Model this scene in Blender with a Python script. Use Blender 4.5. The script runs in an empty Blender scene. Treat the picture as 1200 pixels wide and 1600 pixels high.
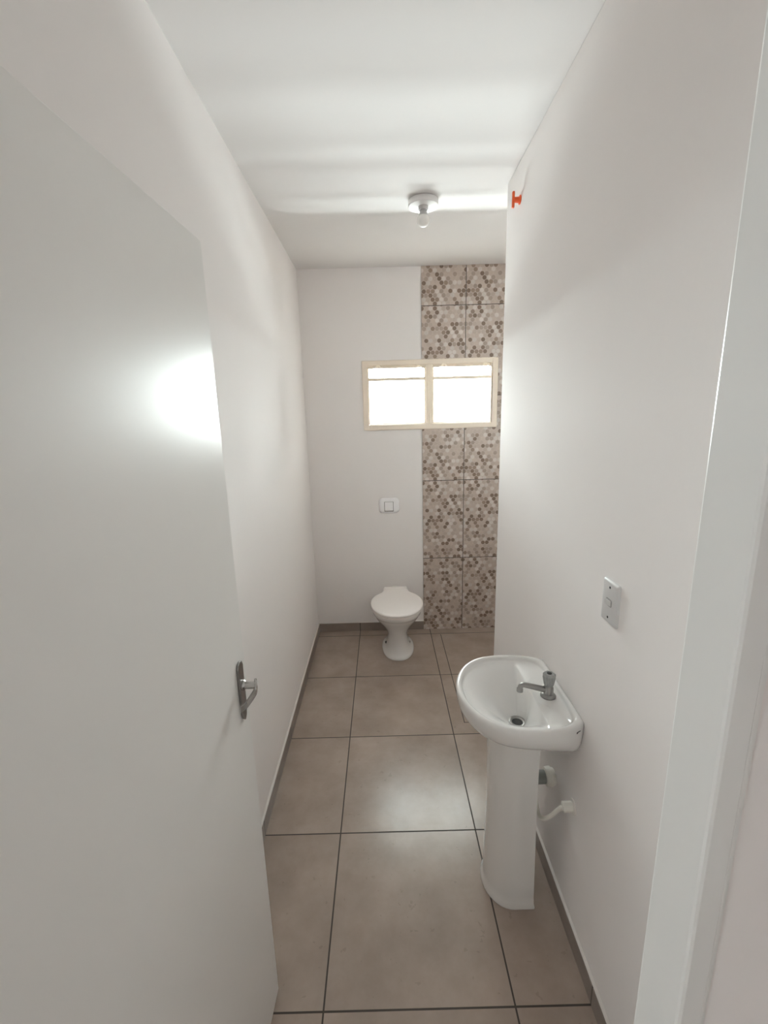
import bpy, bmesh, math, random
from mathutils import Vector, Matrix

sc = bpy.context.scene
COL = sc.collection
PI = math.pi
cos, sin = math.cos, math.sin

# ------------------------------------------------------------------ room dimensions (metres)
YB = 3.348            # inner face of the far wall
YF0, YF1 = 0.344, 0.4065   # door wall: hall face and room face
CEIL = 2.742
YP = 2.255            # where the right wall ends and the shower niche opens
XN = 1.42             # far side of the niche
def XL(y): return -0.545 - 0.0067 * (y - 0.37)      # left wall, very slightly out of square
def XR(y): return 0.583 + 0.0087 * (y - 0.37)       # right wall

# ------------------------------------------------------------------ helpers
def link(o, parent=None):
    COL.objects.link(o)
    if parent is not None:
        o.parent = parent
    return o

def tag(o, label=None, cat=None, group=None, kind=None):
    if label: o['label'] = label
    if cat: o['category'] = cat
    if group: o['group'] = group
    if kind: o['kind'] = kind
    return o

def empty(name, loc=(0, 0, 0)):
    o = bpy.data.objects.new(name, None)
    o.location = loc
    o.empty_display_size = 0.05
    return link(o)

def mesh_obj(name, verts, faces, mat, parent=None, smooth=False, origin=(0, 0, 0), auto=None):
    """one mesh object; verts in world coordinates, origin moved to `origin`"""
    off = Vector(origin)
    me = bpy.data.meshes.new(name)
    me.from_pydata([tuple(Vector(v) - off) for v in verts], [], faces)
    me.validate()
    bm = bmesh.new(); bm.from_mesh(me)
    bmesh.ops.remove_doubles(bm, verts=bm.verts, dist=1e-6)
    bmesh.ops.recalc_face_normals(bm, faces=bm.faces)
    bm.to_mesh(me); bm.free()
    me.materials.append(mat)
    if smooth:
        for p in me.polygons: p.use_smooth = True
        if auto is not None:
            me.set_sharp_from_angle(angle=math.radians(auto))
    o = bpy.data.objects.new(name, me)
    link(o, parent)
    if parent is not None:
        pl = Vector((0, 0, 0)); p = parent
        while p is not None:
            pl += p.location; p = p.parent
        o.location = off - pl
    else:
        o.location = off
    return o

class MB:
    """collects boxes, lofts and tubes that become ONE mesh"""
    def __init__(s): s.v, s.f = [], []
    def add(s, v, f):
        b = len(s.v); s.v += [tuple(p) for p in v]; s.f += [tuple(b + i for i in q) for q in f]
        return s
    def box(s, x0, x1, y0, y1, z0, z1):
        v = [(x, y, z) for z in (z0, z1) for y in (y0, y1) for x in (x0, x1)]
        return s.add(v, [(0, 2, 3, 1), (4, 5, 7, 6), (0, 1, 5, 4), (2, 6, 7, 3), (0, 4, 6, 2), (1, 3, 7, 5)])
    def prism(s, pts, z0, z1):
        n = len(pts)
        v = [(x, y, z0) for x, y in pts] + [(x, y, z1) for x, y in pts]
        f = [tuple(range(n))[::-1], tuple(range(n, 2 * n))] + [(i, (i + 1) % n, n + (i + 1) % n, n + i) for i in range(n)]
        return s.add(v, f)
    def loft(s, rings, cap0=True, cap1=True):
        n = len(rings[0]); v = [p for r in rings for p in r]; f = []
        for k in range(len(rings) - 1):
            for i in range(n):
                j = (i + 1) % n
                f.append((k * n + i, k * n + j, (k + 1) * n + j, (k + 1) * n + i))
        if cap0: f.append(tuple(range(n))[::-1])
        if cap1: f.append(tuple(range((len(rings) - 1) * n, len(rings) * n)))
        return s.add(v, f)
    def lathe(s, prof, origin, axis=(0, 0, 1), n=40, cap0=True, cap1=True):
        """prof = [(radius, distance along axis)]"""
        a = Vector(axis).normalized()
        t = Vector((1, 0, 0)) if abs(a.x) < .9 else Vector((0, 1, 0))
        u = a.cross(t).normalized(); w = a.cross(u)
        o = Vector(origin)
        rings = [[o + a * d + (u * cos(2 * PI * i / n) + w * sin(2 * PI * i / n)) * max(r, 1e-5) for i in range(n)] for r, d in prof]
        return s.loft(rings, cap0, cap1)
    def tube(s, pts, r, n=16):
        pts = [Vector(p) for p in pts]
        rs = r if isinstance(r, (list, tuple)) else [r] * len(pts)
        rings = []; u = None
        for i, p in enumerate(pts):
            d = (pts[min(i + 1, len(pts) - 1)] - pts[max(i - 1, 0)]).normalized()
            if u is None:
                t = Vector((0, 0, 1)) if abs(d.z) < .9 else Vector((1, 0, 0))
                u = d.cross(t).normalized()
            u = (u - d * u.dot(d)).normalized(); w = d.cross(u)
            rings.append([p + (u * cos(2 * PI * k / n) + w * sin(2 * PI * k / n)) * rs[i] for k in range(n)])
        return s.loft(rings)
    def build(s, name, mat, parent=None, smooth=False, origin=(0, 0, 0), auto=None, bevel=None, seg=2):
        o = mesh_obj(name, s.v, s.f, mat, parent, smooth, origin, auto)
        if bevel:
            m = o.modifiers.new('bevel', 'BEVEL'); m.width = bevel; m.segments = seg; m.limit_method = 'ANGLE'
            m.angle_limit = math.radians(35)
            m.harden_normals = False
        return o

def catmull(pts, k=10, closed=False):
    P = [Vector(p) for p in pts]; out = []; n = len(P)
    for i in range(n if closed else n - 1):
        if closed: a, b, c, d = P[i - 1], P[i], P[(i + 1) % n], P[(i + 2) % n]
        else: a, b, c, d = P[max(i - 1, 0)], P[i], P[i + 1], P[min(i + 2, n - 1)]
        for j in range(k):
            t = j / k
            out.append(0.5 * ((2 * b) + (c - a) * t + (2 * a - 5 * b + 4 * c - d) * t * t + (3 * b - a - 3 * c + d) * t ** 3))
    if not closed: out.append(P[-1])
    return out

# ------------------------------------------------------------------ materials
def new_mat(name):
    m = bpy.data.materials.new(name); m.use_nodes = True
    nt = m.node_tree; b = nt.nodes['Principled BSDF']
    return m, nt, b
def N(nt, t, **k):
    n = nt.nodes.new(t)
    for a, v in k.items(): setattr(n, a, v)
    return n
def math_n(nt, op, a, b=None, c=None):
    n = N(nt, 'ShaderNodeMath', operation=op)
    for i, v in enumerate((a, b, c)):
        if v is None: continue
        if isinstance(v, (int, float)): n.inputs[i].default_value = v
        else: nt.links.new(v, n.inputs[i])
    return n.outputs[0]
def rgb(*c): return (*c, 1)

def plain(name, color, rough=.4, metal=0.0, spec=.5, noise=0.0, bump=0.0, scale=12, coat=0.0):
    m, nt, b = new_mat(name)
    b.inputs['Base Color'].default_value = rgb(*color)
    b.inputs['Roughness'].default_value = rough
    b.inputs['Metallic'].default_value = metal
    b.inputs['Specular IOR Level'].default_value = spec
    b.inputs['Coat Weight'].default_value = coat
    tc = N(nt, 'ShaderNodeTexCoord')
    if noise:
        nz = N(nt, 'ShaderNodeTexNoise'); nz.inputs['Scale'].default_value = scale; nz.inputs['Detail'].default_value = 4
        nt.links.new(tc.outputs['Object'], nz.inputs['Vector'])
        mx = N(nt, 'ShaderNodeMix', data_type='RGBA')
        mx.inputs['A'].default_value = rgb(*[c * (1 - noise) for c in color])
        mx.inputs['B'].default_value = rgb(*[min(1, c * (1 + noise)) for c in color])
        nt.links.new(nz.outputs['Fac'], mx.inputs['Factor'])
        nt.links.new(mx.outputs['Result'], b.inputs['Base Color'])
    if bump:
        n2 = N(nt, 'ShaderNodeTexNoise'); n2.inputs['Scale'].default_value = scale * 14; n2.inputs['Detail'].default_value = 3
        nt.links.new(tc.outputs['Object'], n2.inputs['Vector'])
        bp = N(nt, 'ShaderNodeBump'); bp.inputs['Strength'].default_value = bump; bp.inputs['Distance'].default_value = .002
        nt.links.new(n2.outputs['Fac'], bp.inputs['Height'])
        nt.links.new(bp.outputs['Normal'], b.inputs['Normal'])
    return m

WALL = plain('white_wall_paint', (.84, .806, .793), rough=.80, spec=.02, noise=.012, bump=.10, scale=3)
CEILM = plain('white_ceiling_paint', (.745, .72, .712), rough=.8, spec=.12, noise=.012, bump=.08, scale=3)
JAMBM = plain('white_gloss_trim', (.80, .80, .785), rough=.35, noise=.01, bump=.06, scale=3)
DOORM = plain('white_door_paint', (.765, .748, .727), rough=.33, spec=.5, noise=.012, bump=.05, scale=4)
PORC = plain('white_porcelain', (.80, .79, .775), rough=.12, spec=.5, coat=.3)
PLASTIC = plain('white_plastic', (.80, .775, .76), rough=.28)
PLATEM = plain('bright_white_plastic', (.88, .87, .885), rough=.28)
GAPM = plain('painted_gap_shade', (.30, .28, .27), rough=.5)
SEATM = plain('warm_white_seat_plastic', (.83, .785, .76), rough=.3)
PIPEM = plain('white_pipe_plastic', (.78, .76, .70), rough=.35)
GREYPIPE = plain('grey_pipe_plastic', (.30, .31, .29), rough=.45)
CHROME = plain('brushed_chrome', (.50, .49, .48), rough=.24, metal=1.0)
DULLMETAL = plain('dull_chrome', (.36, .35, .34), rough=.3, metal=1.0)
KNOBM = plain('smoky_clear_knob_plastic', (.31, .315, .31), rough=.2)
DARK = plain('dark_hole', (.025, .024, .023), rough=.6)
MARKM = plain('dark_grey_print', (.05, .05, .05), rough=.5)
ORANGE = plain('orange_plastic', (.85, .13, .03), rough=.35)
SWITCHM = plain('light_grey_plastic', (.66, .65, .65), rough=.35)
LAMPM = plain('lamp_white_plastic', (.76, .74, .73), rough=.35)
SOCKM = plain('lamp_grey_socket', (.50, .48, .48), rough=.4)
CREAM = plain('cream_window_enamel', (.86, .755, .64), rough=.4, noise=.04, scale=10)
LIP = plain('white_grout_lip', (.72, .69, .66), rough=.6, noise=.05, scale=20)

# bulb: opal glass, not lit
BULB, nt, b = new_mat('opal_bulb_glass')
b.inputs['Base Color'].default_value = rgb(.85, .83, .80); b.inputs['Roughness'].default_value = .18
b.inputs['Subsurface Weight'].default_value = .3; b.inputs['Subsurface Radius'].default_value = (.02, .02, .02)

# window glass: frosted lower panes, clear upper panes
def glass(name, clear, tint=(.94, .96, .95), glow=(.93, .94, .93)):
    m = bpy.data.materials.new(name); m.use_nodes = True; nt = m.node_tree; nt.nodes.clear()
    out = N(nt, 'ShaderNodeOutputMaterial')
    tr = N(nt, 'ShaderNodeBsdfTransparent'); tr.inputs[0].default_value = rgb(*tint)
    tl = N(nt, 'ShaderNodeBsdfTranslucent'); tl.inputs[0].default_value = rgb(*glow)
    gl = N(nt, 'ShaderNodeBsdfGlossy'); gl.inputs['Roughness'].default_value = .25
    m1 = N(nt, 'ShaderNodeMixShader'); m1.inputs[0].default_value = clear
    nt.links.new(tl.outputs[0], m1.inputs[1]); nt.links.new(tr.outputs[0], m1.inputs[2])
    m2 = N(nt, 'ShaderNodeMixShader'); m2.inputs[0].default_value = .05
    nt.links.new(m1.outputs[0], m2.inputs[1]); nt.links.new(gl.outputs[0], m2.inputs[2])
    nt.links.new(m2.outputs[0], out.inputs[0])
    return m
FROST = glass('frosted_glass', .60, glow=(.20, .20, .195))
CLEAR = glass('clear_glass', 1.0)

# floor: grey-beige porcelain tiles with dark joints
def tile_mat(name, with_shower):
    m, nt, b = new_mat(name)
    L = nt.links
    geo = N(nt, 'ShaderNodeNewGeometry')
    sep = N(nt, 'ShaderNodeSeparateXYZ'); L.new(geo.outputs['Position'], sep.inputs[0])
    x, y, z = sep.outputs
    T = .574; X0 = -.221; Y0 = 2.684; W = .0027
    def line(c, c0, w=W):
        k = math_n(nt, 'FLOORED_MODULO', math_n(nt, 'ADD', c, -c0 + T / 2), T)
        d = math_n(nt, 'ABSOLUTE', math_n(nt, 'ADD', k, -T / 2))
        return math_n(nt, 'LESS_THAN', d, w)
    def seg(c, at, o, lo, hi, w=.0024):
        d = math_n(nt, 'LESS_THAN', math_n(nt, 'ABSOLUTE', math_n(nt, 'ADD', c, -at)), w)
        return math_n(nt, 'MULTIPLY', d, math_n(nt, 'MULTIPLY', math_n(nt, 'GREATER_THAN', o, lo), math_n(nt, 'LESS_THAN', o, hi)))
    joints = math_n(nt, 'MAXIMUM', line(x, X0), line(y, Y0))
    if with_shower:   # cut lines around the shower fall
        s = math_n(nt, 'MAXIMUM', seg(x, .430, y, 2.20, 3.245), seg(y, 2.203, x, .43, 1.5))
        joints = math_n(nt, 'MAXIMUM', joints, s)
    # per tile tone
    tx = math_n(nt, 'FLOOR', math_n(nt, 'DIVIDE', math_n(nt, 'ADD', x, -X0), T))
    ty = math_n(nt, 'FLOOR', math_n(nt, 'DIVIDE', math_n(nt, 'ADD', y, -Y0), T))
    cmb = N(nt, 'ShaderNodeCombineXYZ'); L.new(tx, cmb.inputs[0]); L.new(ty, cmb.inputs[1])
    wn = N(nt, 'ShaderNodeTexWhiteNoise'); L.new(cmb.outputs[0], wn.inputs['Vector'])
    # clouds inside the tile, shifted tile by tile
    sh = N(nt, 'ShaderNodeVectorMath', operation='SCALE'); L.new(wn.outputs['Color'], sh.inputs[0]); sh.inputs['Scale'].default_value = 7
    ad = N(nt, 'ShaderNodeVectorMath', operation='ADD'); L.new(geo.outputs['Position'], ad.inputs[0]); L.new(sh.outputs[0], ad.inputs[1])
    nz = N(nt, 'ShaderNodeTexNoise'); nz.inputs['Scale'].default_value = 4.5; nz.inputs['Detail'].default_value = 7; nz.inputs['Roughness'].default_value = .62
    L.new(ad.outputs[0], nz.inputs['Vector'])
    ramp = N(nt, 'ShaderNodeValToRGB')
    ramp.color_ramp.elements[0].position = .32; ramp.color_ramp.elements[0].color = rgb(.325, .258, .216)
    ramp.color_ramp.elements[1].position = .70; ramp.color_ramp.elements[1].color = rgb(.430, .350, .298)
    L.new(nz.outputs['Fac'], ramp.inputs[0])
    # small dark specks
    n2 = N(nt, 'ShaderNodeTexNoise'); n2.inputs['Scale'].default_value = 38; n2.inputs['Detail'].default_value = 3
    L.new(ad.outputs[0], n2.inputs['Vector'])
    spk = math_n(nt, 'MULTIPLY', math_n(nt, 'GREATER_THAN', n2.outputs['Fac'], .70), .12)
    tone = math_n(nt, 'ADD', .965, math_n(nt, 'MULTIPLY', wn.outputs['Value'], .07))
    hs = N(nt, 'ShaderNodeHueSaturation'); L.new(ramp.outputs[0], hs.inputs['Color'])
    L.new(math_n(nt, 'SUBTRACT', tone, spk), hs.inputs['Value'])
    mx = N(nt, 'ShaderNodeMix', data_type='RGBA'); L.new(joints, mx.inputs['Factor'])
    L.new(hs.outputs[0], mx.inputs['A']); mx.inputs['B'].default_value = rgb(.058, .045, .038)
    L.new(mx.outputs['Result'], b.inputs['Base Color'])
    L.new(math_n(nt, 'ADD', .25, math_n(nt, 'MULTIPLY', joints, .5)), b.inputs['Roughness'])
    bp = N(nt, 'ShaderNodeBump'); bp.inputs['Strength'].default_value = .5; bp.inputs['Distance'].default_value = .001; bp.invert = True
    L.new(joints, bp.inputs['Height']); L.new(bp.outputs[0], b.inputs['Normal'])
    b.inputs['Specular IOR Level'].default_value = .5
    return m
FLOORM = tile_mat('porcelain_floor_tiles', True)

# baseboard: strips of the same tile
def base_mat():
    m, nt, b = new_mat('porcelain_baseboard'); L = nt.links
    geo = N(nt, 'ShaderNodeNewGeometry'); sep = N(nt, 'ShaderNodeSeparateXYZ'); L.new(geo.outputs['Position'], sep.inputs[0])
    T = .574
    def line(c, c0):
        k = math_n(nt, 'FLOORED_MODULO', math_n(nt, 'ADD', c, -c0 + T / 2), T)
        return math_n(nt, 'LESS_THAN', math_n(nt, 'ABSOLUTE', math_n(nt, 'ADD', k, -T / 2)), .003)
    j = math_n(nt, 'MAXIMUM', line(sep.outputs[0], -.221), line(sep.outputs[1], 2.684))
    nz = N(nt, 'ShaderNodeTexNoise'); nz.inputs['Scale'].default_value = 6; nz.inputs['Detail'].default_value = 5
    L.new(geo.outputs['Position'], nz.inputs['Vector'])
    ramp = N(nt, 'ShaderNodeValToRGB')
    ramp.color_ramp.elements[0].position = .3; ramp.color_ramp.elements[0].color = rgb(.225, .185, .160)
    ramp.color_ramp.elements[1].position = .7; ramp.color_ramp.elements[1].color = rgb(.295, .248, .218)
    L.new(nz.outputs['Fac'], ramp.inputs[0])
    mx = N(nt, 'ShaderNodeMix', data_type='RGBA'); L.new(j, mx.inputs['Factor'])
    L.new(ramp.outputs[0], mx.inputs['A']); mx.inputs['B'].default_value = rgb(.055, .044, .038)
    L.new(mx.outputs['Result'], b.inputs['Base Color']); b.inputs['Roughness'].default_value = .38
    return m
BASEM = base_mat()

# wall tiles: colour per printed disc is stored on the mesh
WTILE, nt, b = new_mat('penny_round_wall_tiles')
ca = N(nt, 'ShaderNodeVertexColor', layer_name='tile_colour')
nz = N(nt, 'ShaderNodeTexNoise'); nz.inputs['Scale'].default_value = 60
geo = N(nt, 'ShaderNodeNewGeometry'); nt.links.new(geo.outputs['Position'], nz.inputs['Vector'])
hs = N(nt, 'ShaderNodeHueSaturation'); nt.links.new(ca.outputs[0], hs.inputs['Color'])
nt.links.new(math_n(nt, 'ADD', .88, math_n(nt, 'MULTIPLY', nz.outputs['Fac'], .24)), hs.inputs['Value'])
nt.links.new(hs.outputs[0], b.inputs['Base Color']); b.inputs['Roughness'].default_value = .3

# ------------------------------------------------------------------ the setting
def struct(o, label, cat): return tag(o, label, cat, kind='structure')

mb = MB().box(-1.8, 1.8, -2.4, YB + .14, -.12, 0.0)
struct(mb.build('floor', FLOORM), 'grey beige porcelain tile floor with dark joints', 'floor')

mb = MB().box(-1.8, 1.8, -2.4, YB + .14, CEIL, CEIL + .12)
struct(mb.build('ceiling', CEILM), 'plain white painted ceiling', 'ceiling')

mb = MB().prism([(XL(YF1), YF1), (XL(YB), YB), (XL(YB), YB + .14), (XL(YB) - .15, YB + .14), (XL(YB) - .15, YF1)], 0, CEIL)
struct(mb.build('wall_left', WALL), 'white painted wall on the left behind the open door', 'wall')

mb = MB().prism([(XR(YF1), YF1), (XR(YF1) + .14, YF1), (.74, YP - .14), (XN, YP - .14), (XN, YP), (XR(YP), YP)], 0, CEIL)
o = mb.build('wall_right', WALL, bevel=.006, seg=3)
struct(o, 'white painted wall on the right carrying the sink and ending at the shower', 'wall')

mb = MB().box(XN, XN + .14, YP - .14, YB + .14, 0, CEIL)
struct(mb.build('wall_shower', WALL), 'white side wall of the shower niche hidden beyond the right wall', 'wall')

# far wall with the window hole
WX0, WX1, WZ0, WZ1 = -.133, .860, 1.629, 2.124
def wall_hole(x0, x1, z0, z1, y0, y1, hx0, hx1, hz0, hz1):
    m = MB()
    xs = [x0, hx0, hx1, x1]; zs = [z0, hz0, hz1, z1]
    for y in (y0, y1):
        for i in range(3):
            for k in range(3):
                if i == 1 and k == 1: continue
                m.add([(xs[i], y, zs[k]), (xs[i + 1], y, zs[k]), (xs[i + 1], y, zs[k + 1]), (xs[i], y, zs[k + 1])], [(0, 1, 2, 3)])
    def strip(a, b):
        m.add([(a[0], y0, a[1]), (b[0], y0, b[1]), (b[0], y1, b[1]), (a[0], y1, a[1])], [(0, 1, 2, 3)])
    def chain(pts):
        for i in range(len(pts)): strip(pts[i], pts[(i + 1) % len(pts)])
    chain([(hx0, hz0), (hx1, hz0), (hx1, hz1), (hx0, hz1)])
    for a in range(3):
        strip((xs[a], z0), (xs[a + 1], z0)); strip((xs[a], z1), (xs[a + 1], z1))
        strip((x0, zs[a]), (x0, zs[a + 1])); strip((x1, zs[a]), (x1, zs[a + 1]))
    return m
mb = wall_hole(XL(YB) - .15, XN + .14, 0, CEIL, YB, YB + .14, WX0 + .012, WX1 - .012, WZ0 + .012, WZ1 - .012)
struct(mb.build('wall_back', WALL), 'white painted far wall with the window and toilet', 'wall')

# door wall: hall face, with the doorway
DX0, DX1, DH = -.434, .300, 2.125
J0 = .341            # hall side of the jamb
mb = MB()
mb.box(-6.0, DX0 - .028, YF0, YF1, 0, CEIL)  # stretched far left out of view to block sky from the hall opening
mb.box(DX1 + .028, 1.8, YF0, YF1, 0, CEIL)
mb.box(DX0 - .028, DX1 + .028, YF0, YF1, DH + .028, CEIL)
struct(mb.build('wall_front', WALL), 'white wall around the doorway at the right edge', 'wall')
# the hall the photograph is taken from: unseen walls added against sky leak, left opening made up to light the jamb
mb = MB().box(-1.8, -1.68, -.10, YF0, 0, CEIL).box(-1.8, -1.68, -2.4, -1.25, 0, CEIL).box(-1.8, -1.68, -1.25, -.10, 2.25, CEIL)
struct(mb.build('wall_hall_left', WALL), 'white hall wall with an added daylight opening, unseen behind the camera', 'wall')
mb = MB().box(-1.8, 1.32, -2.4, -2.28, 0, CEIL)
struct(mb.build('wall_hall_back', WALL), 'unseen white hall wall added behind the camera', 'wall')
mb = MB().box(1.20, 1.32, -2.28, YF0, 0, CEIL)
struct(mb.build('wall_hall_right', WALL), 'unseen white hall wall added on the right behind the camera', 'wall')
mb = MB()
mb.box(DX1, DX1 + .028, J0, YF1 + .0005, 0, DH)
mb.box(DX0 - .028, DX0, J0, YF1 + .0005, 0, DH)
mb.box(DX0 - .028, DX1 + .028, J0, YF1 + .0005, DH, DH + .028)
o = mb.build('trim_1', JAMBM, bevel=.004, seg=2)
struct(o, 'white door jamb running down the right edge of the doorway', 'door jamb')

# baseboards, each with its pale grout lip on top
BH, BT = .072, .011
def baseboard(name, pts, label):
    """pts: two (x, y) on the wall face; board stands to the room side"""
    (x0, y0), (x1, y1) = pts
    d = Vector((x1 - x0, y1 - y0)).normalized(); n = Vector((d.y, -d.x))      # room side = right of travel
    a, bb = Vector((x0, y0)), Vector((x1, y1))
    q = [a, bb, bb + n * BT, a + n * BT]
    o = MB().prism([(p.x, p.y) for p in q], .0005, BH).build(name, BASEM, bevel=.0015)
    struct(o, label, 'baseboard')
    q = [a, bb, bb + n * (BT - .001), a + n * (BT - .001)]
    MB().prism([(p.x, p.y) for p in q], BH, BH + .005).build('grout_lip', LIP, o, bevel=.002)
baseboard('baseboard_left', [(XL(YF1), YF1), (XL(YB), YB)], 'grey tile baseboard along the left wall')
baseboard('baseboard_back', [(XL(YB) + BT, YB), (.303, YB)], 'grey tile baseboard on the far wall behind the toilet')
baseboard('baseboard_right', [(XR(YP), YP), (XR(YF1), YF1)], 'grey tile baseboard on the right wall behind the sink pedestal')

# strip of printed wall tiles from the toilet side into the shower
TX0, TP, TZ0, TPZ = .303, .3155, -.010, .6235
def tile_panel():
    rnd = random.Random(5)
    base = (.53, .440, .390)
    R, C = 23, 10
    def palette(r):
        if r < .12: c = (.215, .150, .112)
        elif r < .22: c = (.30, .222, .172)
        elif r < .38: c = (.375, .300, .250)
        elif r < .78: c = (.50, .415, .360)
        else: c = (.60, .545, .505)
        k = .92 + .16 * rnd.random()
        return tuple(v * k for v in c)
    variants = [[[palette(rnd.random()) for c in range(C + 1)] for r in range(R + 1)] for k in range(2)]
    V, F, K = [], [], []
    def face(pts, col):
        b0 = len(V); V.extend(pts); F.append(tuple(range(b0, b0 + len(pts)))); K.append(col)
    yb = YB - .0065
    g = .0022
    def clip(poly, lo, hi, ax):
        for (s, lim) in ((1, lo), (-1, hi)):
            out = []
            for i in range(len(poly)):
                p, q = poly[i], poly[(i + 1) % len(poly)]
                dp, dq = s * (p[ax] - lim), s * (q[ax] - lim)
                if dp >= 0: out.append(p)
                if dp * dq < 0:
                    t = dp / (dp - dq); out.append((p[0] + t * (q[0] - p[0]), p[1] + t * (q[1] - p[1])))
            poly = out
            if not poly: break
        return poly
    hole = (WX0, WX1, WZ0, WZ1)
    def emit(poly, y, col):
        """clip away the window"""
        pieces = []
        for (xa, xb, za, zb) in ((-9, hole[0], -9, 9), (hole[1], 9, -9, 9), (hole[0], hole[1], -9, hole[2]), (hole[0], hole[1], hole[3], 9)):
            q = clip(clip(poly, xa, xb, 0), za, zb, 1) if poly else []
            if len(q) >= 3: pieces.append(q)
        for q in pieces: face([(p[0], y, p[1]) for p in q], col)
    x = TX0; ci = 0
    while x < XN - .01:
        z = TZ0; ri = 0
        while z < CEIL:
            x0, x1 = x + (g if ci else 0), min(x + TP - g, XN)
            z0, z1 = max(z + g, .0), min(z + TPZ - g, CEIL)
            emit([(x0, z0), (x1, z0), (x1, z1), (x0, z1)], yb, base)
            tab = variants[(ri + (1 if (ci == 1 and ri == 0) else 0)) % 2]
            px = (TP - 2 * g) / C; pz = px * .866
            for r in range(R + 1):
                for c in range(C + 1):
                    cx = x + g + (c + (.5 if r % 2 else 0)) * px; cz = z + g + (r + .35) * pz
                    rr = px * .47
                    poly = [(cx + rr * cos(2 * PI * k / 12), cz + rr * sin(2 * PI * k / 12)) for k in range(12)]
                    poly = clip(poly, x0, x1, 0)
                    poly = clip(poly, z0, z1, 1) if poly else []
                    if len(poly) >= 3: emit(poly, yb - .0006, tab[r][c])
            z += TPZ; ri += 1
        x += TP; ci += 1
    # grout backing with a little thickness
    for (xa, xb, za, zb) in ((TX0, WX1, .0, WZ0), (TX0, WX1, WZ1, CEIL), (WX1, XN, .0, CEIL)):
        m = MB().box(xa, xb, yb + .0012, YB + .001, za, zb)
        b0 = len(V); V.extend(m.v)
        for f in m.f: F.append(tuple(b0 + i for i in f)); K.append((.030, .023, .020))
    me = bpy.data.meshes.new('trim_2'); me.from_pydata(V, [], F)
    at = me.color_attributes.new('tile_colour', 'FLOAT_COLOR', 'CORNER')
    li = 0
    for p, c in zip(me.polygons, K):
        for _ in p.vertices:
            at.data[li].color = (*c, 1); li += 1
    me.materials.append(WTILE)
    o = bpy.data.objects.new('trim_2', me); link(o)
    return o
struct(tile_panel(), 'strip of beige and brown penny round wall tiles beside the window', 'wall tiles')

# ------------------------------------------------------------------ window
wo = Vector(((WX0 + WX1) / 2, YB, WZ0))
win = empty('window_1', wo)
struct(win, 'small cream steel window glowing white high on the far wall', 'window')
FY0, FY1 = YB - .010, YB + .045
mb = MB()
fw = .040
mb.box(WX0, WX0 + fw, FY0, FY1, WZ0, WZ1)
mb.box(WX1 - fw, WX1, FY0, FY1, WZ0, WZ1)
mb.box(WX0 + fw, WX1 - fw, FY0, FY1, WZ0, WZ0 + fw)
mb.box(WX0 + fw, WX1 - fw, FY0, FY1, WZ1 - .034, WZ1)
mb.build('window_frame', CREAM, win, bevel=.004)
mx0, mx1 = .330, .383
MB().box(mx0, mx1, FY0 + .004, FY1 - .004, WZ0 + fw, WZ1 - .034).box(mx0 + .016, mx1 - .016, FY0 - .002, FY0 + .006, WZ0 + fw, WZ1 - .034).build('mullion', CREAM, win, bevel=.003)
gz = 1.993
for (xa, xb) in ((WX0 + fw, mx0), (mx1, WX1 - fw)):
    # sash: thin inner steel angle and transom
    m = MB(); s = .009; st = .020
    m.box(xa, xa + s, FY0 + .014, FY0 + .040, WZ0 + fw, WZ1 - .034)
    m.box(xb - s, xb, FY0 + .014, FY0 + .040, WZ0 + fw, WZ1 - .034)
    m.box(xa + s, xb - s, FY0 + .014, FY0 + .040, WZ0 + fw, WZ0 + fw + s)
    m.box(xa + s, xb - s, FY0 + .014, FY0 + .040, WZ1 - .034 - st, WZ1 - .034)
    m.box(xa + s, xb - s, FY0 + .012, FY0 + .034, gz - .011, gz + .011)
    sash = m.build('sash', CREAM, win)
    MB().box(xa + s, xb - s, FY0 + .026, FY0 + .030, WZ0 + fw + s, gz - .010).build('frosted_pane', FROST, sash)
    MB().box(xa + s, xb - s, FY0 + .026, FY0 + .030, gz + .010, WZ1 - .034 - st).build('clear_pane', CLEAR, sash)
    # ornamental bar with two humps across the top
    w = xb - xa
    pts = []
    zt = WZ1 - .051
    for (fx, dz) in ((0, 0), (.10, 0), (.14, .006), (.165, .018), (.205, .018), (.235, .005), (.28, 0), (.80, 0), (.835, .006), (.86, .018), (.90, .018), (.93, .003), (.96, -.004), (1, -.004)):
        pts.append((xa + w * fx, FY0 + .010, zt + dz))
    MB().tube([(p.x, p.y, p.z) for p in catmull(pts, 4)], .0062, 8).build('scroll_bar', CREAM, win, smooth=True)
# a second upright steel angle close to the right edge
MB().box(WX1 - fw - .012, WX1 - fw - .004, FY0 + .002, FY0 + .014, WZ0 + fw, WZ1 - .034).build('scroll_bar', CREAM, win)

# ------------------------------------------------------------------ door leaf with its handle
DZ0, DZ1 = .010, 2.100
h0, h1 = Vector((-.3939, .311)), Vector((-.3655, 1.016))     # visible face, hinge side to free side
dt = (h1 - h0).normalized(); dn = Vector((dt.y, -dt.x))       # dn points into the room (towards +x)
def dpt(s, out, z):       # s metres back from the free edge, `out` metres off the face
    p = h1 - dt * s + dn * out
    return (p.x, p.y, z)
a, bq = h0, h1
q = [a, bq, bq - dn * .035, a - dn * .035]
door = MB().prism([(p.x, p.y) for p in q], DZ0, DZ1).build('door_1', DOORM, bevel=.003, seg=2)
struct(door, 'white flush door standing open on the left', 'door')
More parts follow.
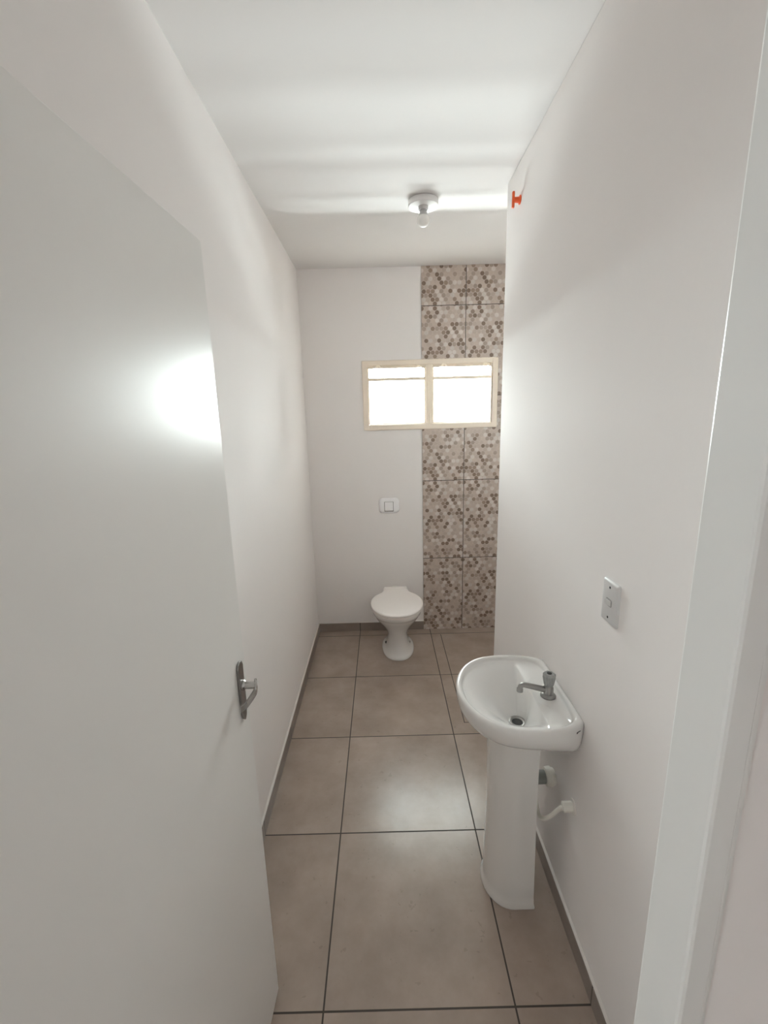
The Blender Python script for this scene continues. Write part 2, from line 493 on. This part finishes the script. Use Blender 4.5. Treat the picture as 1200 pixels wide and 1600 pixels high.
# handle: back plate, spindle, bowed lever
def door_quad(sd, zz, out0, out1):  # outline list of (s, z)
    v = [dpt(s, out0, z) for s, z in zip(sd, zz)] + [dpt(s, out1, z) for s, z in zip(sd, zz)]
    n = len(sd)
    return v, [tuple(range(n)), tuple(range(n, 2 * n))[::-1]] + [(i, (i + 1) % n, n + (i + 1) % n, n + i) for i in range(n)]
HS = .044; HZ = 1.092
v, f = door_quad([HS - .015, HS - .017, HS - .012, HS, HS + .012, HS + .017, HS + .015, HS + .009, HS, HS - .009],
                 [1.020, 1.140, 1.152, 1.156, 1.152, 1.140, 1.020, 1.003, .994, 1.003], .0003, .006)
plate = MB().add(v, f).build('door_handle', DULLMETAL, door, bevel=.002)
tag(plate, 'dull chrome lever handle on a narrow plate')
p0 = Vector(dpt(HS, .006, HZ)); nrm = Vector((dn.x, dn.y, 0))
MB().lathe([(.0125, 0), (.0125, .004), (.0095, .008), (.0095, .033)], p0, nrm, 24).build('spindle', CHROME, plate, smooth=True, auto=35)
# lever: flat strip bowed out from the spindle and back towards the door, pointing to the hinge side
path = catmull([(HS - .006, .037, HZ + .004), (HS + .002, .040, HZ), (HS + .012, .0405, HZ - .010), (HS + .023, .034, HZ - .020), (HS + .033, .025, HZ - .030), (HS + .042, .013, HZ - .038)], 6)
rings = []
for i, p in enumerate(path):
    hw = .0105 * (1 - .12 * i / len(path)); th = .0032
    c = Vector((p.x, p.y))
    d = path[min(i + 1, len(path) - 1)] - path[max(i - 1, 0)]
    d = Vector((d.x, d.y)).normalized(); nn = Vector((-d.y, d.x))
    ring = []
    for (k, zz) in ((-1, -.8), (-1, .8), (-.5, 1), (.5, 1), (1, .8), (1, -.8), (.5, -1), (-.5, -1)):
        cc = c + nn * (th * k)
        ring.append(dpt(cc.x, cc.y, p.z + hw * zz))
    rings.append(ring)
MB().loft(rings).build('lever', CHROME, plate, smooth=True, auto=40)
MB().lathe([(.0055, 0), (.0055, .0012)], dpt(HS, .006, 1.035), nrm, 16).build('keyhole', DARK, plate)

# ------------------------------------------------------------------ toilet
TX = .073
toilet = empty('toilet', (TX, 3.06, 0))
tag(toilet, 'white porcelain toilet with closed lid standing against the far wall', 'toilet')
def egg(z, hw, yf, yb_, yc, n=48, pw=2.2):
    """closed outline: half width hw reached at yc, front yf, back yb_"""
    out = []
    for i in range(n):
        t = 2 * PI * i / n
        cx, sy = cos(t), sin(t)
        x = hw * math.copysign(abs(cx) ** (2 / pw), cx)
        y = yc + ((yb_ - yc) if sy > 0 else (yc - yf)) * math.copysign(abs(sy) ** (2 / pw), sy)
        out.append((TX + .007 * max(0, 1 - z / .30) + x, y, z))
    return out
prof = [  # z, half width, front, back, centre
    (.0005, .119, 2.868, 3.262, 3.075), (.012, .120, 2.866, 3.264, 3.075), (.020, .114, 2.872, 3.258, 3.075), (.032, .102, 2.882, 3.25, 3.075),
    (.052, .088, 2.892, 3.24, 3.07), (.085, .078, 2.902, 3.235, 3.06), (.125, .073, 2.907, 3.23, 3.05), (.155, .073, 2.904, 3.228, 3.04),
    (.185, .079, 2.893, 3.225, 3.03), (.225, .094, 2.865, 3.222, 3.01), (.27, .118, 2.825, 3.22, 2.98), (.315, .144, 2.777, 3.22, 2.95),
    (.350, .160, 2.741, 3.22, 2.935), (.368, .166, 2.727, 3.22, 2.93), (.372, .171, 2.719, 3.22, 2.93), (.395, .176, 2.708, 3.22, 2.93), (.401, .174, 2.711, 3.218, 2.93), (.4035, .168, 2.718, 3.21, 2.93)]
MB().loft([egg(*p) for p in prof]).build('bowl', PORC, toilet, smooth=True, auto=60)
def lid_outline(grow=0.0):
    half = [(0, 2.690), (.060, 2.700), (.110, 2.731), (.152, 2.785), (.178, 2.850), (.1865, 2.92), (.180, 2.985), (.160, 3.040), (.128, 3.083), (.104, 3.112), (.0935, 3.150), (.092, 3.188)]
    cx, cy = 0, 2.93
    pts = catmull([(x, y, 0) for x, y in half], 5)
    right = [(p.x, p.y) for p in pts]
    ring = right + [(-x, y) for x, y in reversed(right[1:])]
    out = []
    for x, y in ring:
        v = Vector((x - cx, y - cy)); L = v.length
        v = v * ((L + grow) / L)
        out.append((TX + cx + v.x, cy + v.y))
    return out
def slab(levels):   # (z, grow)
    return MB().loft([[(x, y, z) for x, y in lid_outline(g)] for z, g in levels])
slab([(.404, -.010), (.4045, -.004), (.408, -.002), (.415, -.002), (.418, -.006), (.4185, -.012)]).build('seat', SEATM, toilet, smooth=True, auto=50)
lid = slab([(.4190, -.008), (.4195, -.002), (.423, 0.0), (.429, -.001), (.4335, -.006), (.4365, -.016), (.4385, -.045), (.4400, -.085)]).build('lid', SEATM, toilet, smooth=True, auto=50)
MB().box(TX - .087, TX + .087, 3.150, 3.190, .430, .4435).build('hinge', SEATM, toilet, bevel=.006, seg=3)
for s in (-1, 1):
    MB().lathe([(.0095, -.010), (.0095, .007), (.0075, .010), (.0035, .011)], (TX + .006 + s * .087, 3.045, .052), (s * .35, -.15, .93), 16).build('bolt_cap', DARK if s < 0 else DULLMETAL, toilet, smooth=True, auto=40)
# flush pipe into the wall
m = MB().tube([(TX - .002, 3.20, .345), (TX - .002, 3.27, .352), (TX - .002, YB - .001, .352)], .020, 20)
m.lathe([(.034, 0), (.034, .004), (.024, .012)], (TX - .002, YB - .0005, .352), (0, -1, 0), 24)
m.build('flush_pipe', PIPEM, toilet, smooth=True, auto=40)

# flush plate above it
fp = empty('flush_switch', (.0415, YB, 1.051))
tag(fp, 'white wall plate with one square push button above the toilet', 'flush button')
def rrect(cx, cz, w, h, r, n=6):
    out = []
    for (sx, sz, a0) in ((1, 1, 0), (-1, 1, 90), (-1, -1, 180), (1, -1, 270)):
        for k in range(n + 1):
            a = math.radians(a0 + 90 * k / n)
            out.append((cx + sx * (w / 2 - r) + r * cos(a), cz + sz * (h / 2 - r) + r * sin(a)))
    return out
def plate_y(levels, cx, cz, w, h, r):   # (depth off wall, shrink)
    return MB().loft([[(x, YB - d, z) for x, z in rrect(cx, cz, w - 2 * s, h - 2 * s, max(r - s, .002))] for d, s in levels])
plate_y([(0, 0), (.006, 0), (.012, .004), (.016, .014), (.017, .026)], .0415, 1.051, .156, .120, .030).build('cover', PLATEM, fp, smooth=True, auto=60)
plate_y([(.0165, 0), (.0176, 0)], .0395, 1.044, .072, .078, .004).build('gap', GAPM, fp)  # dark sheet painted in for the shade in the gap round the button
plate_y([(.017, 0), (.021, .0), (.0235, .003)], .0395, 1.0465, .064, .068, .004).build('button', PLATEM, fp, smooth=True, auto=30)

# ------------------------------------------------------------------ pedestal sink
sink = empty('pedestal_sink', (.43, 1.335, 0))
tag(sink, 'white porcelain pedestal sink with a chrome tap on the right wall', 'sink')
SY = 1.333; XW = XR(SY) - .0005
ZR = .815
def star(poly, c):
    """radius as a function of angle about c"""
    P = [Vector((x - c[0], y - c[1])) for x, y in poly]
    def R(t):
        d = Vector((cos(t), sin(t))); best = 0
        for i in range(len(P)):
            a, b2 = P[i], P[(i + 1) % len(P)]
            e = b2 - a; den = d.x * e.y - d.y * e.x
            if abs(den) < 1e-12: continue
            r = (a.x * e.y - a.y * e.x) / den; s = (a.x * d.y - a.y * d.x) / den
            if r > 0 and -1e-6 <= s <= 1 + 1e-6: best = max(best, r)
        return best
    return R
c0 = (.440, SY)
outer_half = [(.233, 0), (.238, .050), (.258, .108), (.292, .160), (.340, .196), (.400, .2125), (.455, .2145), (.520, .2065), (.565, .192), (.588, .178)]
pts = catmull([(x, y, 0) for x, y in outer_half], 6)
half = [(p.x, p.y) for p in pts] + [(XW, .170)]
outer = [(x, SY + y) for x, y in half] + [(x, SY - y) for x, y in reversed(half[1:])]
inner_half = [(.255, 0), (.260, .050), (.279, .101), (.310, .146), (.352, .178), (.405, .1935), (.455, .1955), (.515, .188), (.550, .170), (.565, .145), (.571, .09), (.573, 0)]
ip = [(p.x, p.y) for p in catmull([(x, y, 0) for x, y in inner_half], 6)]
inner = [(x, SY + y) for x, y in ip] + [(x, SY - y) for x, y in reversed(ip[1:-1])]
Ro, Ri = star(outer, c0), star(inner, c0)
n = 128
TH = [2 * PI * (i + .5) / n for i in range(n)]
ro = [Ro(t) for t in TH]; ri = [Ri(t) for t in TH]
drain_c = (.440, SY - .012); RD = .026
def smin(a, b, k): 
    h = max(0, min(1, .5 + .5 * (b - a) / k)); return b * (1 - h) + a * h - k * h * (1 - h)
rb = []
for t, r in zip(TH, ri):
    v = r - .010
    if cos(t) > .05: v = smin(v, (.487 - c0[0]) / cos(t), .016)
    rb.append(v)
def ringxy(rs): return [(c0[0] + r * cos(t), c0[1] + r * sin(t)) for r, t in zip(rs, TH)]
def zring(xy, z): return [(x, y, z) for x, y in xy]
ZD = .690; ZDECK = .7985
rings = []
# underside, from the pedestal outwards and up
def shrink(xy, sx, sy): return [(XW - (XW - x) * sx, SY + (y - SY) * sy) for x, y in xy]
O = ringxy(ro)
foot_half = [(.312, 0), (.322, .045), (.348, .080), (.417, .110), (.476, .143), (.517, .158), (.562, .165), (XW, .158)]
foot = foot_half + [(x, -y) for x, y in reversed(foot_half[1:])]
rf = [star([(x, SY + y) for x, y in foot], c0)(t) for t in TH]
for (z, g) in ((.668, .25), (.670, .42), (.688, .62), (.699, .78), (.699, .92)):
    rings.append(zring([(c0[0] + r * g * cos(t), SY + r * g * sin(t)) for r, t in zip(rf, TH)], z))
for (z, f) in ((.6995, .0), (.7025, .16), (.709, .36), (.720, .58), (.735, .77), (.752, .90), (.772, .975), (.795, 1.0)):
    rings.append(zring([(c0[0] + (p + (q_ - p) * f) * cos(t), SY + (p + (q_ - p) * f) * sin(t)) for p, q_, t in zip(rf, ro, TH)], z))
def blend(a, b, f): return [p + (q - p) * f for p, q in zip(a, b)]
for (f, z) in ((0.0, .803), (.05, .809), (.18, .8135), (.38, ZR), (.60, .8148), (.80, .812), (.93, .8075), (1.0, .803)):
    rings.append(zring(ringxy(blend(ro, ri, f)), z))
rings.append(zring(ringxy([r - .004 for r in ri]), .8000))
rings.append(zring(ringxy(blend([r - .004 for r in ri], rb, .5)), ZDECK + .0004))
rings.append(zring(ringxy(rb), ZDECK))
B = ringxy(rb)
for k in range(1, 13):
    f = k / 12
    t = 1 - f
    h = ZD + (ZDECK - ZD) * (1 - (1 - t) ** 1.45) ** 1.25
    row = []
    for (x, y), th in zip(B, TH):
        ex, ey = drain_c[0] + RD * cos(th), drain_c[1] + RD * sin(th)
        row.append((x + (ex - x) * f, y + (ey - y) * f, h))
    rings.append(row)
rings.append([(drain_c[0] + RD * .9 * cos(t), drain_c[1] + RD * .9 * sin(t), ZD - .006) for t in TH])
basin = MB().loft(rings).build('basin', PORC, sink, smooth=True, auto=55)
# drain
dr = MB().lathe([(.0300, -.001), (.0300, .0025), (.0275, .0042), (.0190, .0020), (.0175, .0005)], (drain_c[0], drain_c[1], ZD), (0, 0, 1), 32, cap1=False).build('drain', DULLMETAL, sink, smooth=True, auto=50)
MB().lathe([(.0178, -.0005), (.0178, .0010)], (drain_c[0], drain_c[1], ZD), (0, 0, 1), 24).build('drain_hole', DARK, dr)
# pedestal: a column open towards the wall, sides running straight back
def ped_ring(z, xf, xb, hw, inset=0.0, m=20):
    out = []
    a = .095     # depth of the rounded front
    for k in range(m + 1):
        t = -PI / 2 + PI * k / m
        out.append((xf + inset + a - (a) * cos(t), SY + (hw - inset) * sin(t), z))
    return out
PZ = [(.0005, .333, .497, .110), (.010, .332, .498, .111), (.022, .338, .496, .107), (.05, .340, .495, .105), (.35, .346, .490, .103), (.55, .345, .488, .104), (.64, .342, .488, .105), (.6985, .340, .490, .106)]
rings = []
for (z, xf, xb, hw) in PZ:
    o_ = ped_ring(z, xf, xb, hw); i_ = ped_ring(z, xf, xb, hw, .011)
    outl = [(xb, SY - hw, z)] + o_ + [(xb, SY + hw, z)] + [(xb, SY + hw - .011, z)] + i_[::-1] + [(xb, SY - hw + .011, z)]
    rings.append(outl)
MB().loft(rings).build('pedestal', PORC, sink, smooth=True, auto=40)
# tap
FX, FYc, FZ = .535, SY - .026, ZDECK
tap = MB().lathe([(.0255, 0), (.0255, .004), (.022, .008), (.0165, .011), (.0165, .030), (.0150, .036), (.012, .040), (.012, .044)], (FX, FYc, FZ), (0, 0, 1), 32).build('faucet', DULLMETAL, sink, smooth=True, auto=40)
sp = catmull([(FX - .008, FYc, FZ + .024), (FX - .035, FYc + .001, FZ + .031), (FX - .065, FYc + .002, FZ + .039), (FX - .082, FYc + .002, FZ + .043), (FX - .092, FYc + .002, FZ + .040), (FX - .095, FYc + .002, FZ + .030), (FX - .0955, FYc + .002, FZ + .020)], 5)
k = len(sp)
MB().tube(sp, [.0105 - .002 * min(1, i / (k * .5)) + (.0022 if i > k * .78 else 0) for i in range(k)], 18).build('spout', DULLMETAL, tap, smooth=True, auto=50)
# faceted clear knob
def gear(r, z, nn=48, d=.08):
    return [(FX + r * (1 + d * cos(8 * 2 * PI * i / nn)) * cos(2 * PI * i / nn), FYc + r * (1 + d * cos(8 * 2 * PI * i / nn)) * sin(2 * PI * i / nn), FZ + z) for i in range(nn)]
knob = MB().loft([gear(.0135, .042, d=.02), gear(.0155, .046), gear(.0185, .062), gear(.0205, .074), gear(.0200, .080), gear(.0155, .0845, d=.04), gear(.0085, .0850, d=.0)]).build('knob', KNOBM, tap, smooth=True, auto=35)
MB().lathe([(.0080, .0845), (.0080, .0862), (.006, .0868)], (FX, FYc, FZ), (0, 0, 1), 20).build('knob_cap', DARK, tap, smooth=True, auto=40)
# maker's mark printed on the near end of the apron: two little strokes
tx0 = None
def apron_point(x, z):    # near side of the apron at a given x
    best = None
    poly = shrink(O, .999, 1.0)
    for i in range(n):
        (xa, ya), (xb2, yb2) = poly[i], poly[(i + 1) % n]
        if (xa - x) * (xb2 - x) <= 0 and ya < SY and abs(xa - xb2) > 1e-9:
            best = ya + (yb2 - ya) * (x - xa) / (xb2 - xa)
    return best
m = MB()
for (xa, xb2, za, zb) in ((.5590, .5640, .787, .7925), (.5642, .5730, .7905, .7935)):
    ya, yb2 = apron_point(xa, za), apron_point(xb2, za)
    v = [(xa, ya - .0006, za), (xb2, yb2 - .0006, za + .0012), (xb2, yb2 - .0006, zb + .0012), (xa, ya - .0006, zb),
         (xa, ya + .001, za), (xb2, yb2 + .001, za + .0012), (xb2, yb2 + .001, zb + .0012), (xa, ya + .001, zb)]
    m.add(v, [(0, 1, 2, 3), (7, 6, 5, 4), (0, 4, 5, 1), (1, 5, 6, 2), (2, 6, 7, 3), (3, 7, 4, 0)])
m.build('maker_mark', MARKM, sink)

# ------------------------------------------------------------------ plumbing behind the pedestal
dp = empty('drain_pipe', (XR(1.35), 1.350, .437))
tag(dp, 'grey waste pipe entering the wall behind the sink pedestal', 'pipe')
PX = XR(1.35)
path = catmull([(drain_c[0], 1.345, .655), (drain_c[0], 1.345, .56), (drain_c[0] + .004, 1.346, .490), (drain_c[0] + .030, 1.348, .450), (drain_c[0] + .07, 1.350, .437), (PX - .004, 1.350, .437)], 6)
MB().tube(path, .0235, 20).build('tube', GREYPIPE, dp, smooth=True, auto=50)
MB().lathe([(.027, .034), (.031, .032), (.034, .022), (.034, .012), (.030, .010), (.028, .001)], (PX, 1.350, .437), (-1, 0, 0), 28).build('nut', PIPEM, dp, smooth=True, auto=35)

ws = empty('water_hose', (XR(1.18), 1.185, .477))
tag(ws, 'thin white water hose curving from the wall to the sink pedestal', 'hose')
HX, HY, HZ2 = XR(1.185), 1.185, .477
MB().lathe([(.018, .002), (.0165, .004), (.0165, .034), (.012, .037)], (HX, HY, HZ2), (-1, 0.12, -.12), 8).build('nut', PIPEM, ws, smooth=True, auto=25)
MB().lathe([(.024, .0), (.024, .003), (.019, .005)], (HX, HY, HZ2), (-1, 0, 0), 24).build('flange', LIP, ws, smooth=True, auto=40)
path = catmull([(HX - .032, HY + .004, HZ2 - .004), (.551, 1.190, .468), (.543, 1.196, .452), (.531, 1.206, .424), (.517, 1.224, .392), (.508, 1.250, .372), (.508, 1.282, .385), (.508, 1.303, .45), (.512, 1.307, .56), (.514, 1.307, .664)], 6)
MB().tube(path, .0068, 12).build('tube', PIPEM, ws, smooth=True)

# ------------------------------------------------------------------ wall switch plate on the right wall
sw = empty('light_switch', (XR(1.066), 1.066, 1.242))
tag(sw, 'light grey switch plate with two screws on the right wall', 'switch')
SX, SYc, SZ = XR(1.066), 1.066, 1.242
def plate_x(levels, cy, cz, w, h, r):
    return MB().loft([[(SX - d, y, z) for y, z in rrect(cy, cz, w - 2 * s, h - 2 * s, max(r - s, .001))] for d, s in levels])
cov = plate_x([(-.001, 0), (.004, 0), (.0075, .003), (.0085, .007)], SYc, SZ, .078, .116, .006).build('cover_plate', SWITCHM, sw, smooth=True, auto=50)
for dz in (-.041, .041):
    MB().lathe([(.0032, .008), (.0032, .0092), (.002, .0096)], (SX, SYc, SZ + dz), (-1, 0, 0), 14).build('screw', DARK, sw)
plate_x([(.008, 0), (.0089, 0)], SYc, SZ, .030, .021, .006).build('recess', plain('mid_grey_plastic', (.36, .35, .345), rough=.4), sw)
v = [(SX - .0088, SYc - .011, SZ - .007), (SX - .0088, SYc + .011, SZ - .007), (SX - .0088, SYc + .011, SZ + .007), (SX - .0088, SYc - .011, SZ + .007),
     (SX - .0100, SYc - .011, SZ - .007), (SX - .0155, SYc + .011, SZ - .007), (SX - .0155, SYc + .011, SZ + .007), (SX - .0100, SYc - .011, SZ + .007)]
MB().add(v, [(0, 1, 2, 3), (7, 6, 5, 4), (0, 4, 5, 1), (1, 5, 6, 2), (2, 6, 7, 3), (3, 7, 4, 0)]).build('rocker', SWITCHM, sw, bevel=.001)

# ------------------------------------------------------------------ ceiling lamp holder with its bulb
LX, LY = .229, 2.385
lamp = empty('ceiling_lamp', (LX, LY, CEIL))
tag(lamp, 'round white ceiling lamp holder with a bare bulb', 'ceiling lamp')
MB().lathe([(.066, 0), (.073, -.004), (.0735, -.026), (.0710, -.029), (.066, -.0285), (.03, -.0275), (.0, -.0275)], (LX, LY, CEIL), (0, 0, 1), 48, cap1=False).build('base', LAMPM, lamp, smooth=True, auto=35)
MB().lathe([(.0245, -.027), (.0235, -.030), (.0225, -.043), (.0185, -.044), (.0185, -.038)], (LX, LY, CEIL), (0, 0, 1), 32).build('socket', SOCKM, lamp, smooth=True, auto=35)
MB().lathe([(.0145, -.036), (.0150, -.047), (.0180, -.056), (.0222, -.066)], (LX, LY, CEIL), (0, 0, 1), 32).build('bulb_neck', SOCKM, lamp, smooth=True, auto=35)
gl = [(.0216, -.066)]
for k in range(1, 13):
    a = math.radians(42 + (180 - 42) * k / 12)
    gl.append((.0305 * sin(a), -.0885 - .0 + .0305 * cos(a)))
gl[0] = (.0305 * sin(math.radians(42)), -.0885 + .0305 * cos(math.radians(42)))
MB().lathe(gl, (LX, LY, CEIL), (0, 0, 1), 32).build('bulb', BULB, lamp, smooth=True)

# ------------------------------------------------------------------ orange pipe plug high on the right wall
oy, oz = 2.045, 2.590
ox = XR(oy)
plug = empty('pipe_plug', (ox, oy, oz))
tag(plug, 'small orange plastic plug with a crossbar high on the right wall', 'plug')
MB().lathe([(.017, -.002), (.017, .004), (.0115, .006), (.0105, .022), (.0115, .026)], (ox, oy, oz), (-1, 0, 0), 20).build('stem', ORANGE, plug, smooth=True, auto=35)
MB().box(ox - .034, ox - .024, oy - .0075, oy + .0075, oz - .031, oz + .031).build('crossbar', ORANGE, plug, bevel=.004, seg=3)

# ------------------------------------------------------------------ daylight: world with added brightness bands that shape the indoor light
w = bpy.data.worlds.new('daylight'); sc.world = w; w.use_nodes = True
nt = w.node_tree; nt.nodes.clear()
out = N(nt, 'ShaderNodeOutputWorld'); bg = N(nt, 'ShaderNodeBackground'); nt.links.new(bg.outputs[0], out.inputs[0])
tc = N(nt, 'ShaderNodeTexCoord'); sep = N(nt, 'ShaderNodeSeparateXYZ'); nt.links.new(tc.outputs['Generated'], sep.inputs[0])
dx, dy, dz = sep.outputs
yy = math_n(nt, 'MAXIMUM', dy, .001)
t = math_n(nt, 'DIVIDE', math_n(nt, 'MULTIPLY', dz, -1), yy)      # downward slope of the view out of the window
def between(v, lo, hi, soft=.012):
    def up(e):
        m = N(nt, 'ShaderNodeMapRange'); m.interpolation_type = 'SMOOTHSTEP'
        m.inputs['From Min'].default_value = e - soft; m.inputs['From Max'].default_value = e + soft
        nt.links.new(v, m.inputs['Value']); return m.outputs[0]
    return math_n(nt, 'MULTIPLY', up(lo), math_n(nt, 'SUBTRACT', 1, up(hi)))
W_SKY, W_LEVEL, W_STRIP, W_LOW, W_HALL = 40.0, 78.0, 70.0, 3.0, 1.25
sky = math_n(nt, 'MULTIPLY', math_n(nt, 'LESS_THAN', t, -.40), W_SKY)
level_band = math_n(nt, 'MULTIPLY', between(t, -.40, .02), W_LEVEL)  # added band near the horizon, lights the side walls
low_band = math_n(nt, 'ADD', math_n(nt, 'MULTIPLY', math_n(nt, 'GREATER_THAN', t, 0.0), W_LOW), math_n(nt, 'MULTIPLY', between(t, .0, .42), 20.0))  # added low band, lifts the upper walls and ceiling
strip_band1 = math_n(nt, 'MULTIPLY', between(t, .70, .815), W_STRIP * 2.0)  # added band that makes the bright ceiling strip nearest the window
strip_band2 = math_n(nt, 'MULTIPLY', between(t, .41, .53), W_STRIP * 2.2)  # added band for the wider ceiling strip towards the door
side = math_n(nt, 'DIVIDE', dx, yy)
lim = between(side, -1.2, .60, .04)  # side cut-off shaped to leave the light edge on the left wall
level_band = math_n(nt, 'MULTIPLY', level_band, math_n(nt, 'ADD', 1.0, math_n(nt, 'MULTIPLY', between(side, -.38, -.03, .06), .60)))  # extra strength added towards the near right wall
added_bands = math_n(nt, 'MULTIPLY', math_n(nt, 'ADD', level_band, math_n(nt, 'ADD', strip_band1, strip_band2)), lim)
outside = math_n(nt, 'ADD', math_n(nt, 'MULTIPLY', math_n(nt, 'ADD', sky, low_band), math_n(nt, 'ADD', math_n(nt, 'MULTIPLY', between(side, -1.4, 1.4, .1), .3), math_n(nt, 'MULTIPLY', between(side, -1.4, .62, .05), .7))), added_bands)
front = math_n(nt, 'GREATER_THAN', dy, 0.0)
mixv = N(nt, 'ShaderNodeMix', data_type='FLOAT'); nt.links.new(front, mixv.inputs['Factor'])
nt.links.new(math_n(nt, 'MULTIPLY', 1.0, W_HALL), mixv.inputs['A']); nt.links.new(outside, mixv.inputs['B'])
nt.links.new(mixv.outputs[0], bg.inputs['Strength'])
mc = N(nt, 'ShaderNodeMix', data_type='RGBA'); nt.links.new(front, mc.inputs['Factor'])
mc.inputs['A'].default_value = rgb(.92, 1.0, 1.0); mc.inputs['B'].default_value = rgb(.92, .993, 1.0)
nt.links.new(mc.outputs['Result'], bg.inputs['Color'])
w.cycles.sampling_method = 'MANUAL'; w.cycles.sample_map_resolution = 2048

def portal(name, loc, rot, sx, sy):
    l = bpy.data.lights.new(name, 'AREA'); l.shape = 'RECTANGLE'; l.size = sx; l.size_y = sy
    l.cycles.is_portal = True
    o = bpy.data.objects.new(name, l); link(o); o.location = loc; o.rotation_euler = rot
    return o
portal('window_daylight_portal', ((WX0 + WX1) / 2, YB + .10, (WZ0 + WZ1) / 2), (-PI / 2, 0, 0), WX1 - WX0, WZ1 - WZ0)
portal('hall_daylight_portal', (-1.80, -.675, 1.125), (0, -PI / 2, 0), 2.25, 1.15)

# ------------------------------------------------------------------ camera
F = 686.12; p, yw, r = .21589464, 5.76e-05, -.02689553
cp, sp_, cy, sy_ = cos(p), sin(p), cos(yw), sin(yw)
fwd = Vector((sy_ * cp, cy * cp, -sp_)); rt = Vector((cy, -sy_, 0)); up = rt.cross(fwd)
rt2 = rt * cos(r) + up * sin(r); up2 = -rt * sin(r) + up * cos(r)
M = Matrix((rt2, up2, -fwd)).transposed().to_4x4(); M.translation = Vector((0, 0, 1.73351))
cam = bpy.data.cameras.new('camera'); co = bpy.data.objects.new('camera', cam); link(co); co.matrix_world = M
cam.sensor_fit = 'VERTICAL'; cam.sensor_height = 32.0; cam.sensor_width = 24.0; cam.lens = F / 1600 * 32.0
cam.clip_start = .01
sc.camera = co

# ------------------------------------------------------------------ colour and light transport
vs = sc.view_settings
vs.view_transform = 'Standard'; vs.look = 'None'; vs.exposure = 0.74; vs.gamma = 1.0; vs.use_curve_mapping = False
cy_ = sc.cycles
cy_.max_bounces = 14; cy_.diffuse_bounces = 10; cy_.glossy_bounces = 5; cy_.transparent_max_bounces = 12
cy_.sample_clamp_indirect = 8.0
cy_.use_denoising = True
